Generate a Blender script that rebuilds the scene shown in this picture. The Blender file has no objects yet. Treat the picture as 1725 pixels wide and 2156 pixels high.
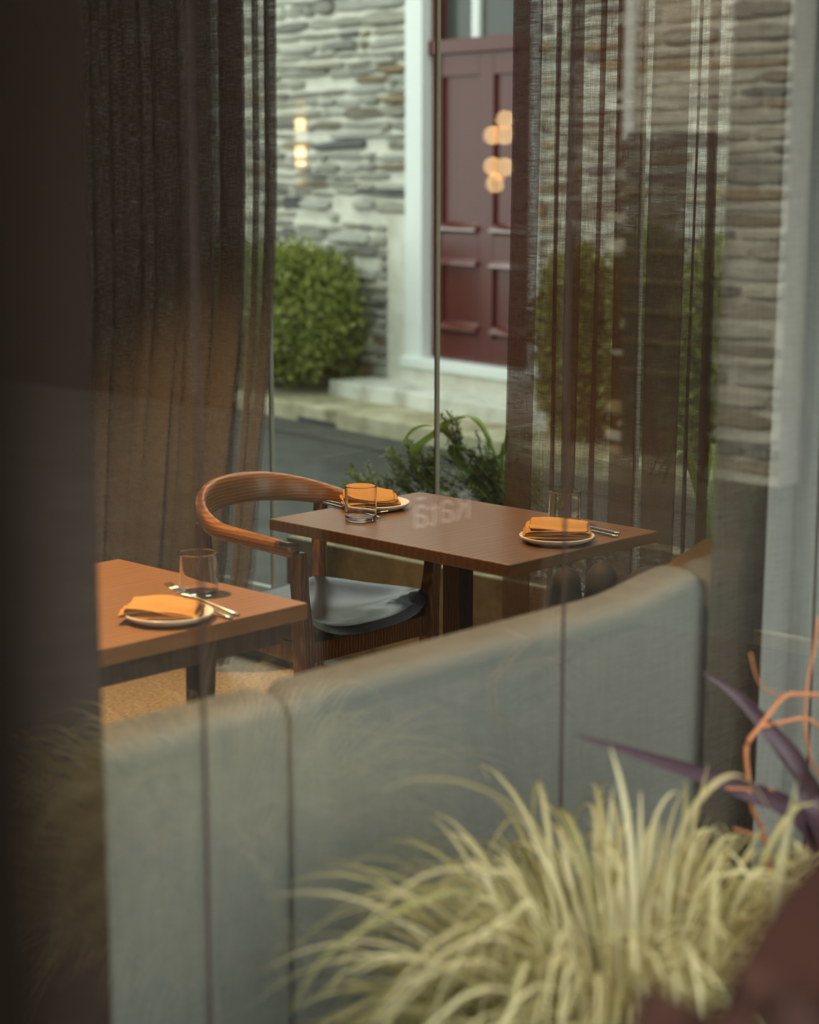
import bpy, bmesh, math, random
from mathutils import Vector, Matrix
random.seed(7)
S = bpy.context.scene
COL = S.collection
R = math.radians

# ------------------------------------------------------------------ camera
W, H, F, CZ = 1725, 2156, 3990.0, 1.64
PITCH, AZ = R(10.535), R(43.893)
FWD_H = Vector((math.cos(AZ), math.sin(AZ), 0)); RIGHT = Vector((math.sin(AZ), -math.cos(AZ), 0))
FWD = FWD_H * math.cos(PITCH) + Vector((0, 0, -math.sin(PITCH))); UP = RIGHT.cross(FWD)
CAM = Vector((0, 0, CZ))
cam_d = bpy.data.cameras.new('camera'); cam = bpy.data.objects.new('camera', cam_d); COL.objects.link(cam)
cam.matrix_world = Matrix.Translation(CAM) @ Matrix((RIGHT, UP, -FWD)).transposed().to_4x4()
cam_d.sensor_fit = 'VERTICAL'; cam_d.sensor_height = 36; cam_d.sensor_width = 24
cam_d.lens = F * 36 / H
cam_d.clip_start = 0.02; cam_d.clip_end = 200
cam_d.dof.use_dof = True; cam_d.dof.focus_distance = 4.72; cam_d.dof.aperture_fstop = 2.7
S.camera = cam

# ------------------------------------------------------------------ world, lights, exposure
SKY = 2.7
w = bpy.data.worlds.new('overcast_sky'); S.world = w; w.use_nodes = True
nt = w.node_tree; bg = nt.nodes['Background']
bg.inputs[0].default_value = (0.90, 0.955, 0.93, 1); bg.inputs[1].default_value = SKY
S.view_settings.view_transform = 'Standard'; S.view_settings.look = 'None'
S.view_settings.gamma = 1; S.view_settings.exposure = .12; S.view_settings.use_curve_mapping = False
try:
    S.cycles.max_bounces = 12; S.cycles.transparent_max_bounces = 24
    S.cycles.caustics_reflective = False; S.cycles.caustics_refractive = False
    S.cycles.sample_clamp_indirect = 4
except Exception: pass

def spot(name, loc, target, energy, color, size=1.2, blend=.6, radius=.06):
    l = bpy.data.lights.new(name, 'SPOT'); l.energy = energy; l.color = color
    l.spot_size = size; l.spot_blend = blend; l.shadow_soft_size = radius
    o = bpy.data.objects.new(name, l); COL.objects.link(o); o.location = loc
    o.rotation_euler = (Vector(target) - Vector(loc)).to_track_quat('-Z', 'Y').to_euler(); return o
WARM = (1.0, .64, .32)
spot('ceiling_spot', (2.95, 3.55, 2.74), (3.35, 3.15, .75), 200, WARM, .75)
spot('ceiling_spot', (2.2, 3.5, 2.74), (2.25, 3.05, .75), 430, WARM, .85)
spot('ceiling_spot', (2.9, 4.4, 2.74), (3.1, 4.6, 0), 330, WARM, 1.1)
spot('ceiling_spot', (2.1, 2.02, 2.74), (2.05, 1.95, .9), 95, WARM, 1.0)
spot('ceiling_spot', (3.55, 2.75, 2.74), (3.9, 2.9, .7), 55, WARM, 1.0)

# ------------------------------------------------------------------ pixel -> place helpers
def ray(x, y): return (FWD * F + RIGHT * (x - W / 2) + UP * (H / 2 - y)).normalized()
def atz(x, y, z): d = ray(x, y); return CAM + d * ((z - CZ) / d.z)
def atx(x, y, X): d = ray(x, y); return CAM + d * (X / d.x)
def aty(x, y, Y): d = ray(x, y); return CAM + d * (Y / d.y)

# ------------------------------------------------------------------ materials
def mat(name, col=(.5, .5, .5), rough=.6, metal=0, spec=.5):
    m = bpy.data.materials.new(name); m.use_nodes = True
    b = m.node_tree.nodes['Principled BSDF']
    b.inputs['Base Color'].default_value = (*col, 1); b.inputs['Roughness'].default_value = rough
    b.inputs['Metallic'].default_value = metal; b.inputs['Specular IOR Level'].default_value = spec
    return m
def N(m, t, **k):
    n = m.node_tree.nodes.new(t)
    for a, b in k.items(): setattr(n, a, b)
    return n
def L(m, a, b): m.node_tree.links.new(a, b)
def ramp(m, fac, stops):
    r = N(m, 'ShaderNodeValToRGB'); cr = r.color_ramp
    while len(cr.elements) < len(stops): cr.elements.new(.5)
    for e, (p, c) in zip(cr.elements, stops): e.position = p; e.color = (*c, 1)
    L(m, fac, r.inputs[0]); return r.outputs[0]
def coords(m, scale=(1, 1, 1), rot=(0, 0, 0), kind='Object'):
    tc = N(m, 'ShaderNodeTexCoord'); mp = N(m, 'ShaderNodeMapping')
    mp.inputs['Scale'].default_value = scale; mp.inputs['Rotation'].default_value = rot
    L(m, tc.outputs[kind], mp.inputs[0]); return mp.outputs[0]
def noise(m, vec, scale, detail=4, rough=.6, dist=0):
    n = N(m, 'ShaderNodeTexNoise'); n.inputs['Scale'].default_value = scale; n.inputs['Detail'].default_value = detail
    n.inputs['Roughness'].default_value = rough; n.inputs['Distortion'].default_value = dist
    if vec: L(m, vec, n.inputs['Vector'])
    return n.outputs['Fac']
def bump(m, h, strength=.3, dist=.01):
    b = N(m, 'ShaderNodeBump'); b.inputs['Strength'].default_value = strength; b.inputs['Distance'].default_value = dist
    L(m, h, b.inputs['Height']); L(m, b.outputs[0], m.node_tree.nodes['Principled BSDF'].inputs['Normal'])
def P(m): return m.node_tree.nodes['Principled BSDF']

def wood(name, dark, light, scale=(1, 1, 1), rough=.38, ring=22, ax='Y', dist=7):
    m = mat(name, light, rough); v = coords(m, scale)
    wv = N(m, 'ShaderNodeTexWave', wave_type='BANDS', bands_direction=ax); wv.inputs['Scale'].default_value = ring
    wv.inputs['Distortion'].default_value = dist; wv.inputs['Detail'].default_value = 3; wv.inputs['Detail Scale'].default_value = 1.2
    L(m, v, wv.inputs[0]); fine = noise(m, v, 60, 6, .7)
    mx = N(m, 'ShaderNodeMath', operation='MULTIPLY'); L(m, wv.outputs['Fac'], mx.inputs[0]); L(m, fine, mx.inputs[1])
    c = ramp(m, mx.outputs[0], [(0.0, dark), (.55, light)]); L(m, c, P(m).inputs['Base Color'])
    bump(m, mx.outputs[0], .12, .002); return m

M = {}
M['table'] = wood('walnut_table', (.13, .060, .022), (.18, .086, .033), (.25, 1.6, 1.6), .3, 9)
M['rail'] = wood('bent_ash_rail', (.19, .072, .018), (.32, .13, .034), (.6, .6, 1), .24, 34, 'Z', 2.2)
M['chair'] = wood('chair_ash', (.085, .034, .012), (.24, .105, .034), (1, 1, .25), .32, 30, 'X')
M['darkwood'] = wood('dark_leg_wood', (.022, .010, .006), (.060, .026, .014), (1.5, 1.5, .3), .45)
m = M['leather'] = mat('black_leather', (.008, .009, .011), .2, 0, .32); bump(m, noise(m, coords(m), 220, 3), .12, .002)

def linen(name, c1, c2, trans=0.0, scale=1.0, transl=.35):
    """woven cloth; trans = share of open weave that lets light and view through"""
    m = bpy.data.materials.new(name); m.use_nodes = True; n = m.node_tree; n.nodes.clear()
    out = n.nodes.new('ShaderNodeOutputMaterial')
    vh = coords(m, (22 * scale, 22 * scale, 520 * scale)); vv = coords(m, (520 * scale, 520 * scale, 16 * scale))
    a = noise(m, vh, 1, 3, .7); b = noise(m, vv, 1, 3, .7)
    s = N(m, 'ShaderNodeMath', operation='ADD'); L(m, a, s.inputs[0]); L(m, b, s.inputs[1])
    h = N(m, 'ShaderNodeMath', operation='MULTIPLY'); L(m, s.outputs[0], h.inputs[0]); h.inputs[1].default_value = .5
    c = ramp(m, h.outputs[0], [(.36, c1), (.64, c2)])
    d = N(m, 'ShaderNodeBsdfDiffuse'); t = N(m, 'ShaderNodeBsdfTranslucent'); mx = N(m, 'ShaderNodeMixShader'); mx.inputs[0].default_value = transl
    bp = N(m, 'ShaderNodeBump'); bp.inputs['Strength'].default_value = .35; bp.inputs['Distance'].default_value = .003
    L(m, h.outputs[0], bp.inputs['Height']); L(m, bp.outputs[0], d.inputs['Normal'])
    L(m, c, d.inputs[0]); L(m, c, t.inputs[0]); L(m, d.outputs[0], mx.inputs[1]); L(m, t.outputs[0], mx.inputs[2])
    last = mx.outputs[0]
    if trans > 0:
        tr = N(m, 'ShaderNodeBsdfTransparent')
        mr = N(m, 'ShaderNodeMapRange'); L(m, h.outputs[0], mr.inputs['Value'])
        mr.inputs['From Min'].default_value = .40; mr.inputs['From Max'].default_value = .60
        mr.inputs['To Min'].default_value = min(1, trans + .22); mr.inputs['To Max'].default_value = max(0, trans - .22)
        m2 = N(m, 'ShaderNodeMixShader'); L(m, mr.outputs[0], m2.inputs[0]); L(m, last, m2.inputs[1]); L(m, tr.outputs[0], m2.inputs[2]); last = m2.outputs[0]
    L(m, last, out.inputs[0]); return m
M['sheer'] = linen('brown_linen_sheer', (.115, .074, .046), (.18, .122, .078), .47, 1.0, .35)
M['sheer_hazed'] = linen('brown_linen_hazed', (.17, .145, .125), (.25, .215, .19), .40, 1.0, .35)  # same linen, greyed and lightened so the haze sits in its colour
M['greylinen'] = linen('grey_linen', (.20, .19, .17), (.36, .355, .33), 0, .8, .25)
M['taupe'] = linen('shade_toned_linen', (.13, .105, .08), (.20, .165, .13), .12, .7, .3)  # shade of the curtain fold put into the linen colour; slats share it
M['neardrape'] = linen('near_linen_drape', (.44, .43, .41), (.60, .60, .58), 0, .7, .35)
M['sofa'] = linen('banquette_linen', (.245, .238, .212), (.325, .318, .29), 0, .7, 0)
M['napkin'] = linen('ochre_napkin_linen', (.52, .26, .085), (.64, .34, .12), 0, 2.2, .1)
m = M['plate'] = mat('cream_stoneware', (.72, .66, .54), .28)
m = M['steel'] = mat('polished_steel', (.62, .58, .52), .2, 1)
m = M['glassware'] = mat('clear_glass', (1, 1, 1), .0); P(m).inputs['Transmission Weight'].default_value = 1; P(m).inputs['IOR'].default_value = 1.42

def pane_mat(name, f0, f90, tint, rt=(1, 1, 1)):
    """window pane: see-through with a mirror-like coating whose strength follows the viewing angle"""
    m = bpy.data.materials.new(name); m.use_nodes = True; n = m.node_tree; n.nodes.clear()
    out = n.nodes.new('ShaderNodeOutputMaterial'); tr = N(m, 'ShaderNodeBsdfTransparent'); tr.inputs[0].default_value = (*tint, 1)
    gl = N(m, 'ShaderNodeBsdfGlossy'); gl.inputs['Roughness'].default_value = 0; gl.inputs[0].default_value = (*rt, 1)
    lw = N(m, 'ShaderNodeLayerWeight'); lw.inputs[0].default_value = .5
    pw = N(m, 'ShaderNodeMath', operation='POWER'); L(m, lw.outputs['Facing'], pw.inputs[0]); pw.inputs[1].default_value = 4
    mr = N(m, 'ShaderNodeMapRange'); L(m, pw.outputs[0], mr.inputs[0]); mr.inputs['To Min'].default_value = f0; mr.inputs['To Max'].default_value = f90
    mx = N(m, 'ShaderNodeMixShader'); L(m, mr.outputs[0], mx.inputs[0]); L(m, tr.outputs[0], mx.inputs[1]); L(m, gl.outputs[0], mx.inputs[2]); L(m, mx.outputs[0], out.inputs[0])
    return m
M['pane_near'] = pane_mat('coated_front_pane', .095, .9, (.97, .985, .965), (1, .88, .80))
M['pane_far'] = pane_mat('clear_window_pane', .035, .9, (.97, .98, .965))
m = M['joint'] = mat('brown_silicone_joint', (.075, .048, .040), .7, 0, .2)
m = M['paleseal'] = mat('pale_glass_edge', (.42, .43, .34), .3)
m = M['frame_dark'] = mat('dark_bronze_frame', (.030, .022, .016), .4)
m = M['concrete'] = mat('tan_concrete', (.3, .26, .16), .85)
v = coords(m); L(m, ramp(m, noise(m, v, 9, 8, .7), [(.3, (.14, .115, .06)), (.5, (.30, .25, .14)), (.75, (.42, .36, .23))]), P(m).inputs[0]); bump(m, noise(m, v, 60, 5), .3, .004)
m = M['floor'] = mat('polished_aggregate', (.3, .2, .1), .55); v = coords(m)
L(m, ramp(m, noise(m, v, 70, 8, .75), [(.32, (.13, .085, .042)), (.5, (.33, .225, .115)), (.66, (.50, .37, .22))]), P(m).inputs[0]); bump(m, noise(m, v, 120, 3), .1, .002)
m = M['lane'] = mat('wet_lane_asphalt', (.08, .09, .08), .6, 0, .25); v = coords(m, (1, 1, 1))
L(m, ramp(m, noise(m, v, 3.5, 8, .7), [(.35, (.030, .032, .027)), (.6, (.058, .061, .053)), (.8, (.085, .088, .078))]), P(m).inputs[0]); bump(m, noise(m, v, 80, 6), .35, .006)
m = M['kerb'] = mat('mossy_kerb', (.3, .3, .2), .8); v = coords(m)
L(m, ramp(m, noise(m, v, 4, 8, .65), [(.32, (.16, .15, .075)), (.5, (.36, .34, .21)), (.72, (.50, .49, .37))]), P(m).inputs[0])
m = M['stepstone'] = mat('pale_step', (.55, .56, .47), .6); v = coords(m)
L(m, ramp(m, noise(m, v, 5, 8, .65), [(.32, (.36, .36, .28)), (.5, (.60, .61, .54)), (.72, (.72, .74, .68))]), P(m).inputs[0])
m = M['mortar'] = mat('pale_mortar', (.6, .6, .5), .9); v = coords(m)
L(m, ramp(m, noise(m, v, 7, 8, .7), [(.3, (.56, .56, .46)), (.5, (.74, .74, .64)), (.72, (.80, .81, .74))]), P(m).inputs[0]); bump(m, noise(m, v, 30, 6), .6, .02)
m = M['stone'] = mat('schist_stone', (.5, .5, .4), .8)
oi = N(m, 'ShaderNodeObjectInfo'); geo = N(m, 'ShaderNodeNewGeometry')
ad = N(m, 'ShaderNodeMath', operation='ADD'); L(m, oi.outputs['Random'], ad.inputs[0]); L(m, geo.outputs['Random Per Island'], ad.inputs[1])
fr = N(m, 'ShaderNodeMath', operation='FRACT'); L(m, ad.outputs[0], fr.inputs[0])
base = ramp(m, fr.outputs[0], [(0, (.62, .61, .50)), (.22, (.74, .75, .67)), (.42, (.55, .54, .46)), (.55, (.17, .175, .18)), (.66, (.66, .64, .52)), (.82, (.34, .33, .29)), (.92, (.44, .31, .16)), (1, (.70, .71, .62))])
nz = ramp(m, noise(m, coords(m, (1, 1, 5)), 5, 8, .7), [(.3, (.62, .62, .62)), (.6, (1.1, 1.1, 1.08))])
mx = N(m, 'ShaderNodeMix', data_type='RGBA', blend_type='MULTIPLY'); mx.inputs[0].default_value = 1
L(m, base, mx.inputs['A']); L(m, nz, mx.inputs['B']); L(m, mx.outputs['Result'], P(m).inputs[0]); bump(m, noise(m, coords(m, (1, 1, 8)), 6, 8, .75), .8, .03)
m = M['plaster'] = mat('cream_plaster', (.66, .65, .56), .8); v = coords(m); L(m, ramp(m, noise(m, v, 4, 8), [(.35, (.52, .50, .40)), (.6, (.70, .71, .64))]), P(m).inputs[0])
M['whitepaint'] = mat('white_gloss_paint', (.76, .82, .79), .35)
m = M['redpaint'] = mat('oxblood_gloss_paint', (.085, .017, .013), .25)
m = M['highlight_red'] = mat('oxblood_paint_highlight', (.12, .03, .025), .2); P(m).inputs['Coat Weight'].default_value = 1; P(m).inputs['Coat IOR'].default_value = 2.2; P(m).inputs['Coat Roughness'].default_value = .12  # same oxblood paint, lighter and strongly coated to force a sky highlight
M['darkglass'] = mat('dark_transom_glass', (.045, .07, .062), .06)
M['facade'] = mat('dark_brown_facade', (.014, .009, .007), .9, 0, 0)
M['pillar'] = mat('brown_painted_steel', (.055, .034, .026), .7, 0, .1)
M['dullred'] = mat('dull_red_boards', (.055, .014, .011), .8, 0, .1)
M['post'] = mat('near_black_timber', (.010, .007, .005), .9, 0, 0)
M['room'] = mat('dark_plaster', (.10, .07, .05), .8)
m = M['ceiling'] = mat('charcoal_ceiling', (.06, .045, .035), .8)

def leafmat(name, stops, rough=.4, transl=.25):
    m = mat(name, stops[0][1], rough); geo = N(m, 'ShaderNodeNewGeometry'); oi = N(m, 'ShaderNodeObjectInfo')
    ad = N(m, 'ShaderNodeMath', operation='ADD'); L(m, oi.outputs['Random'], ad.inputs[0]); L(m, geo.outputs['Random Per Island'], ad.inputs[1])
    fr = N(m, 'ShaderNodeMath', operation='FRACT'); L(m, ad.outputs[0], fr.inputs[0])
    c = ramp(m, fr.outputs[0], stops); L(m, c, P(m).inputs[0])
    t = N(m, 'ShaderNodeBsdfTranslucent'); L(m, c, t.inputs[0]); mx = N(m, 'ShaderNodeMixShader'); mx.inputs[0].default_value = transl
    L(m, P(m).outputs[0], mx.inputs[1]); L(m, t.outputs[0], mx.inputs[2]); L(m, mx.outputs[0], m.node_tree.nodes['Material Output'].inputs[0]); return m
M['bush'] = leafmat('bush_leaves', [(0, (.025, .034, .006)), (.3, (.12, .16, .018)), (.7, (.30, .35, .05)), (1, (.48, .52, .20))])
M['hebe'] = leafmat('hebe_leaves', [(0, (.08, .11, .02)), (.5, (.22, .28, .06)), (.85, (.38, .42, .14)), (1, (.6, .62, .45))], .3)
M['strap'] = leafmat('strap_leaf', [(0, (.13, .21, .045)), (.5, (.26, .36, .06)), (1, (.36, .46, .09))], .3)
M['cordyline'] = leafmat('purple_leaf', [(0, (.085, .045, .06)), (1, (.13, .075, .09))], .35)
M['redleaf'] = leafmat('red_brown_leaf', [(0, (.060, .022, .014)), (1, (.095, .034, .020))], .8, .3)
M['twig'] = mat('orange_twig', (.62, .24, .10), .6)
M['stem'] = mat('brown_stem', (.07, .045, .025), .7)
# variegated blade: UV.x runs across the blade
m = M['blade'] = mat('variegated_blade', (.6, .6, .3), .45)
uv = N(m, 'ShaderNodeUVMap'); sx = N(m, 'ShaderNodeSeparateXYZ'); L(m, uv.outputs[0], sx.inputs[0])
cc = ramp(m, sx.outputs[0], [(0, (.46, .42, .16)), (.22, (.76, .67, .42)), (.5, (.82, .75, .57)), (.78, (.76, .67, .42)), (1, (.46, .42, .16))])
oi = N(m, 'ShaderNodeObjectInfo'); geo = N(m, 'ShaderNodeNewGeometry'); ad = N(m, 'ShaderNodeMath', operation='ADD'); L(m, oi.outputs['Random'], ad.inputs[0]); L(m, geo.outputs['Random Per Island'], ad.inputs[1])
fr = N(m, 'ShaderNodeMath', operation='FRACT'); L(m, ad.outputs[0], fr.inputs[0]); tint = ramp(m, fr.outputs[0], [(0, (.55, .58, .34)), (.3, (.88, .88, .72)), (1, (1.0, 1.0, .92))])
mx = N(m, 'ShaderNodeMix', data_type='RGBA', blend_type='MULTIPLY'); mx.inputs[0].default_value = 1; L(m, cc, mx.inputs['A']); L(m, tint, mx.inputs['B']); L(m, mx.outputs['Result'], P(m).inputs[0])
tl = N(m, 'ShaderNodeBsdfTranslucent'); L(m, mx.outputs['Result'], tl.inputs[0]); ms = N(m, 'ShaderNodeMixShader'); ms.inputs[0].default_value = .3
L(m, P(m).outputs[0], ms.inputs[1]); L(m, tl.outputs[0], ms.inputs[2]); L(m, ms.outputs[0], m.node_tree.nodes['Material Output'].inputs[0])
m = M['soil'] = mat('dark_bark_mulch', (.03, .02, .012), .9); L(m, ramp(m, noise(m, coords(m), 40, 6), [(.4, (.018, .011, .006)), (.7, (.085, .05, .028))]), P(m).inputs[0]); bump(m, noise(m, coords(m), 45, 5), .9, .02)
M['pebble'] = leafmat('grey_pebbles', [(0, (.08, .08, .07)), (.7, (.22, .22, .2)), (1, (.6, .62, .6))], .4, 0)
M['black'] = mat('matt_black_board', (.012, .01, .01), .6)
M['white'] = mat('white_vinyl', (.92, .92, .92), .5)
m = M['lamp'] = mat('lamp_glow', (1, .7, .4), .5); P(m).inputs['Emission Color'].default_value = (1, .60, .26, 1); P(m).inputs['Emission Strength'].default_value = 9
M['brass'] = mat('aged_brass', (.35, .22, .08), .35, 1)
M['pot'] = mat('dark_clay_pot', (.02, .013, .009), .7)

# ------------------------------------------------------------------ builders
def tag(o, label=None, cat=None, group=None, kind=None):
    if label: o['label'] = label
    if cat: o['category'] = cat
    if group: o['group'] = group
    if kind: o['kind'] = kind
    return o
def empty(name, loc, label, cat, group=None):
    o = bpy.data.objects.new(name, None); o.empty_display_size = .05; COL.objects.link(o); o.location = loc
    return tag(o, label, cat, group)
def wloc(o):
    v = Vector((0, 0, 0))
    while o: v += o.location; o = o.parent
    return v
class MB:
    def __init__(s): s.v = []; s.f = []; s.uv = None
    def add(s, vs, fs):
        k = len(s.v); s.v += [Vector(p) for p in vs]; s.f += [tuple(i + k for i in f) for f in fs]; return s
    def box(s, lo, hi):
        x0, y0, z0 = lo; x1, y1, z1 = hi
        return s.add([(x0, y0, z0), (x1, y0, z0), (x1, y1, z0), (x0, y1, z0), (x0, y0, z1), (x1, y0, z1), (x1, y1, z1), (x0, y1, z1)],
                     [(3, 2, 1, 0), (4, 5, 6, 7), (0, 1, 5, 4), (1, 2, 6, 5), (2, 3, 7, 6), (3, 0, 4, 7)])
    def rings(s, rs, cap=True):
        n = len(rs[0]); k = len(s.v)
        for r in rs: s.v += [Vector(p) for p in r]
        for i in range(len(rs) - 1):
            for j in range(n):
                a = k + i * n + j; b = k + i * n + (j + 1) % n; s.f.append((a, b, b + n, a + n))
        if cap: s.f.append(tuple(range(k + n - 1, k - 1, -1))); s.f.append(tuple(k + (len(rs) - 1) * n + j for j in range(n)))
        return s
    def tube(s, pts, rad, n=8):
        pts = [Vector(p) for p in pts]; rs = []
        for i, p in enumerate(pts):
            t = (pts[min(i + 1, len(pts) - 1)] - pts[max(i - 1, 0)]).normalized()
            a = t.cross(Vector((0, 0, 1)) if abs(t.z) < .9 else Vector((1, 0, 0))).normalized(); b = t.cross(a)
            r = rad[i] if hasattr(rad, '__len__') else rad
            rs.append([p + a * r * math.cos(2 * math.pi * j / n) + b * r * math.sin(2 * math.pi * j / n) for j in range(n)])
        return s.rings(rs)
    def bar(s, p0, p1, s0, s1):
        """upright tapered bar; s0, s1 = (x, y) size at each end"""
        rs = []
        for p, (a, b) in ((p0, s0), (p1, s1)):
            rs.append([(p[0] + sx * a / 2, p[1] + sy * b / 2, p[2]) for sx, sy in ((-1, -1), (1, -1), (1, 1), (-1, 1))])
        return s.rings(rs)
    def lathe(s, prof, c, n=40):
        return s.rings([[(c[0] + r * math.cos(2 * math.pi * j / n), c[1] + r * math.sin(2 * math.pi * j / n), c[2] + z) for j in range(n)] for r, z in prof], cap=False)
    def build(s, name, m, parent=None, smooth=False, bevel=0, seg=2, sub=0, solid=0, fixn=False, **kw):
        o0 = wloc(parent) if parent else Vector((0, 0, 0))
        me = bpy.data.meshes.new(name); me.from_pydata([p - o0 for p in s.v], [], s.f); me.update()
        if smooth: me.polygons.foreach_set('use_smooth', [True] * len(me.polygons))
        if fixn:
            bm = bmesh.new(); bm.from_mesh(me); bmesh.ops.recalc_face_normals(bm, faces=bm.faces); bm.to_mesh(me); bm.free()
        me.materials.append(m)
        if s.uv:
            l = me.uv_layers.new(name='UVMap')
            for lp in me.loops: l.data[lp.index].uv = s.uv[lp.vertex_index]
        o = bpy.data.objects.new(name, me); COL.objects.link(o)
        if parent: o.parent = parent
        if solid: k = o.modifiers.new('s', 'SOLIDIFY'); k.thickness = solid; k.offset = 0
        if bevel: k = o.modifiers.new('b', 'BEVEL'); k.width = bevel; k.segments = seg; k.limit_method = 'ANGLE'
        if sub: k = o.modifiers.new('u', 'SUBSURF'); k.levels = sub; k.render_levels = sub
        if bevel and not smooth: me.polygons.foreach_set('use_smooth', [True] * len(me.polygons)); k = o.modifiers.new('w', 'WEIGHTED_NORMAL')
        tag(o, **kw); return o
def B(name, lo, hi, m, parent=None, bevel=0, **kw): return MB().box(lo, hi).build(name, m, parent, bevel=bevel, **kw)
def smoothstep(t): t = max(0, min(1, t)); return t * t * (3 - 2 * t)
def lerp(a, b, t): return a + (b - a) * t
def interp(x, pts):
    if x <= pts[0][0]: return pts[0][1]
    for (a, va), (b, vb) in zip(pts, pts[1:]):
        if x <= b: return va + (vb - va) * (x - a) / (b - a)
    return pts[-1][1]
def catmull(P_, n=6):
    P_ = [Vector(p) for p in P_]; Q = [P_[0] * 2 - P_[1]] + P_ + [P_[-1] * 2 - P_[-2]]; out = []
    for i in range(1, len(Q) - 2):
        a, b, c, d = Q[i - 1:i + 3]
        for k in range(n):
            t = k / n; out.append(.5 * ((2 * b) + (c - a) * t + (2 * a - 5 * b + 4 * c - d) * t * t + (3 * b - a - 3 * c + d) * t ** 3))
    out.append(P_[-1]); return out

# ================================================================== STRUCTURE
GY, FX = 1.75, 4.09           # the front glass wall runs along x at GY, the far one along y at FX
B('floor', (-2.6, GY + .02, -.2), (FX + .02, 9, 0), M['floor'], kind='structure')
B('ceiling', (-2.6, GY - .1, 2.78), (FX + .15, 9, 3.3), M['ceiling'], kind='structure')
B('wall_left', (-2.6, 8.9, 0), (FX, 9.0, 2.78), M['room'], kind='structure')
B('wall_back', (-2.7, GY, 0), (-2.6, 9.0, 2.78), M['room'], kind='structure')
B('ground', (-6, -14, -.3), (14, 16, -.05), M['lane'], kind='structure')
# light pavement lines in the lane
gl = M['kerb']
B('trim_1', (4.95, 4.2, -.052), (4.975, 9.5, -.046), M['stepstone'], kind='structure')

def glass_wall(name, axis, edges, z0, z1, m, thick=.007):
    root = bpy.data.objects.new(name, None); COL.objects.link(root); root['kind'] = 'structure'
    root.location = (edges[0], GY, 0) if axis == 'x' else (FX, edges[0], 0)
    g = .0014
    for a, b in zip(edges, edges[1:]):
        if axis == 'x': B('pane', (a + g, GY - thick / 2, z0), (b - g, GY + thick / 2, z1), m, root)
        else: B('pane', (FX - thick / 2, a + g, z0), (FX + thick / 2, b - g, z1), m, root)
    return root
w1 = glass_wall('window_1', 'x', [-2.6, -1.35, -.65, .05, .75, 1.449, 2.148, 2.848, 3.54, 4.08], .0, 2.78, M['pane_near'])
for x in (-1.35, -.65, .05, .75, 1.449, 2.148, 2.848, 3.54):
    B('joint', (x - .0026, GY - .0045, 0), (x + .0026, GY - .0025, 2.78), M['joint'], w1)
ys = [1.77, 2.35, 3.08, 3.82, 4.555, 5.29, 6.02, 6.75, 7.5, 8.9]
w2 = glass_wall('window_2', 'y', ys, .02, 2.78, M['pane_far'])
for y in ys[1:-1]:
    B('joint', (FX - .007, y - .003, .02), (FX + .007, y + .003, 2.78), M['paleseal'], w2)
    B('joint', (FX - .008, y + .003, .02), (FX + .008, y + .005, 2.78), M['frame_dark'], w2)
B('window_frame', (FX - .03, 1.77, 0), (FX + .03, 8.9, .045), M['frame_dark'], w2)
B('window_frame', (-2.6, GY - .03, -.05), (FX, GY + .03, 0.0), M['frame_dark'], w1)
B('window_frame', (FX - .012, GY - .012, 0), (FX + .012, GY + .018, 2.78), M['frame_dark'], w1)

B('added_shade_canopy', (-3, .75, 2.16), (4.2, 1.72, 2.3), M['ceiling'], kind='structure')  # unseen canopy, added to shade the top of the front curtain
# ---------------- stone wall across the lane (runs along u; n points to the restaurant)
WO = Vector((9.05, 8.4, 0)); U = Vector((.158, .987, 0)).normalized(); NN = Vector((-U.y, U.x, 0))
def wp(s, d, z): return WO + U * s + NN * d + Vector((0, 0, z))
def on_wall(px, py, d=0):
    r = ray(px, py); t = ((WO + NN * d - CAM).dot(NN)) / r.dot(NN); p = CAM + r * t
    return (p - WO).dot(U), p.z
def wbox(mb, s0, s1, d0, d1, z0, z1):
    vs = [wp(s, d, z) for z in (z0, z1) for s, d in ((s0, d0), (s1, d0), (s1, d1), (s0, d1))]
    return mb.add(vs, [(0, 1, 2, 3), (7, 6, 5, 4), (4, 5, 1, 0), (5, 6, 2, 1), (6, 7, 3, 2), (7, 4, 0, 3)])
def WB(name, a, m, parent=None, bevel=0, **kw): return wbox(MB(), *a).build(name, m, parent, bevel=bevel, **kw)

sDL = on_wall(895, 600)[0]; sFL = on_wall(862, 400)[0]; sDR = on_wall(1120, 600)[0]; sFR = on_wall(1140, 400)[0]
sQ = on_wall(822, 550)[0]
wall = bpy.data.objects.new('wall_street', None); COL.objects.link(wall); wall.location = wp(0, 0, 0); wall['kind'] = 'structure'
S0, S1 = -4.6, 6.0
WB('mortar_backing', (sFL, S1, -.4, 0, -.05, 4.2), M['mortar'], wall)
WB('mortar_backing', (S0, sFR, -.4, 0, -.05, 4.2), M['mortar'], wall)
WB('mortar_backing', (sFR, sFL, -.4, 0, 3.1, 4.2), M['mortar'], wall)
WB('plaster_quoin', (sFL, sQ, -.01, .025, .18, 1.28), M['plaster'], wall)
WB('plinth', (sFR - .02, sFL + .02, -.3, .05, .08, .30), M['plaster'], wall, .01)
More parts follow.
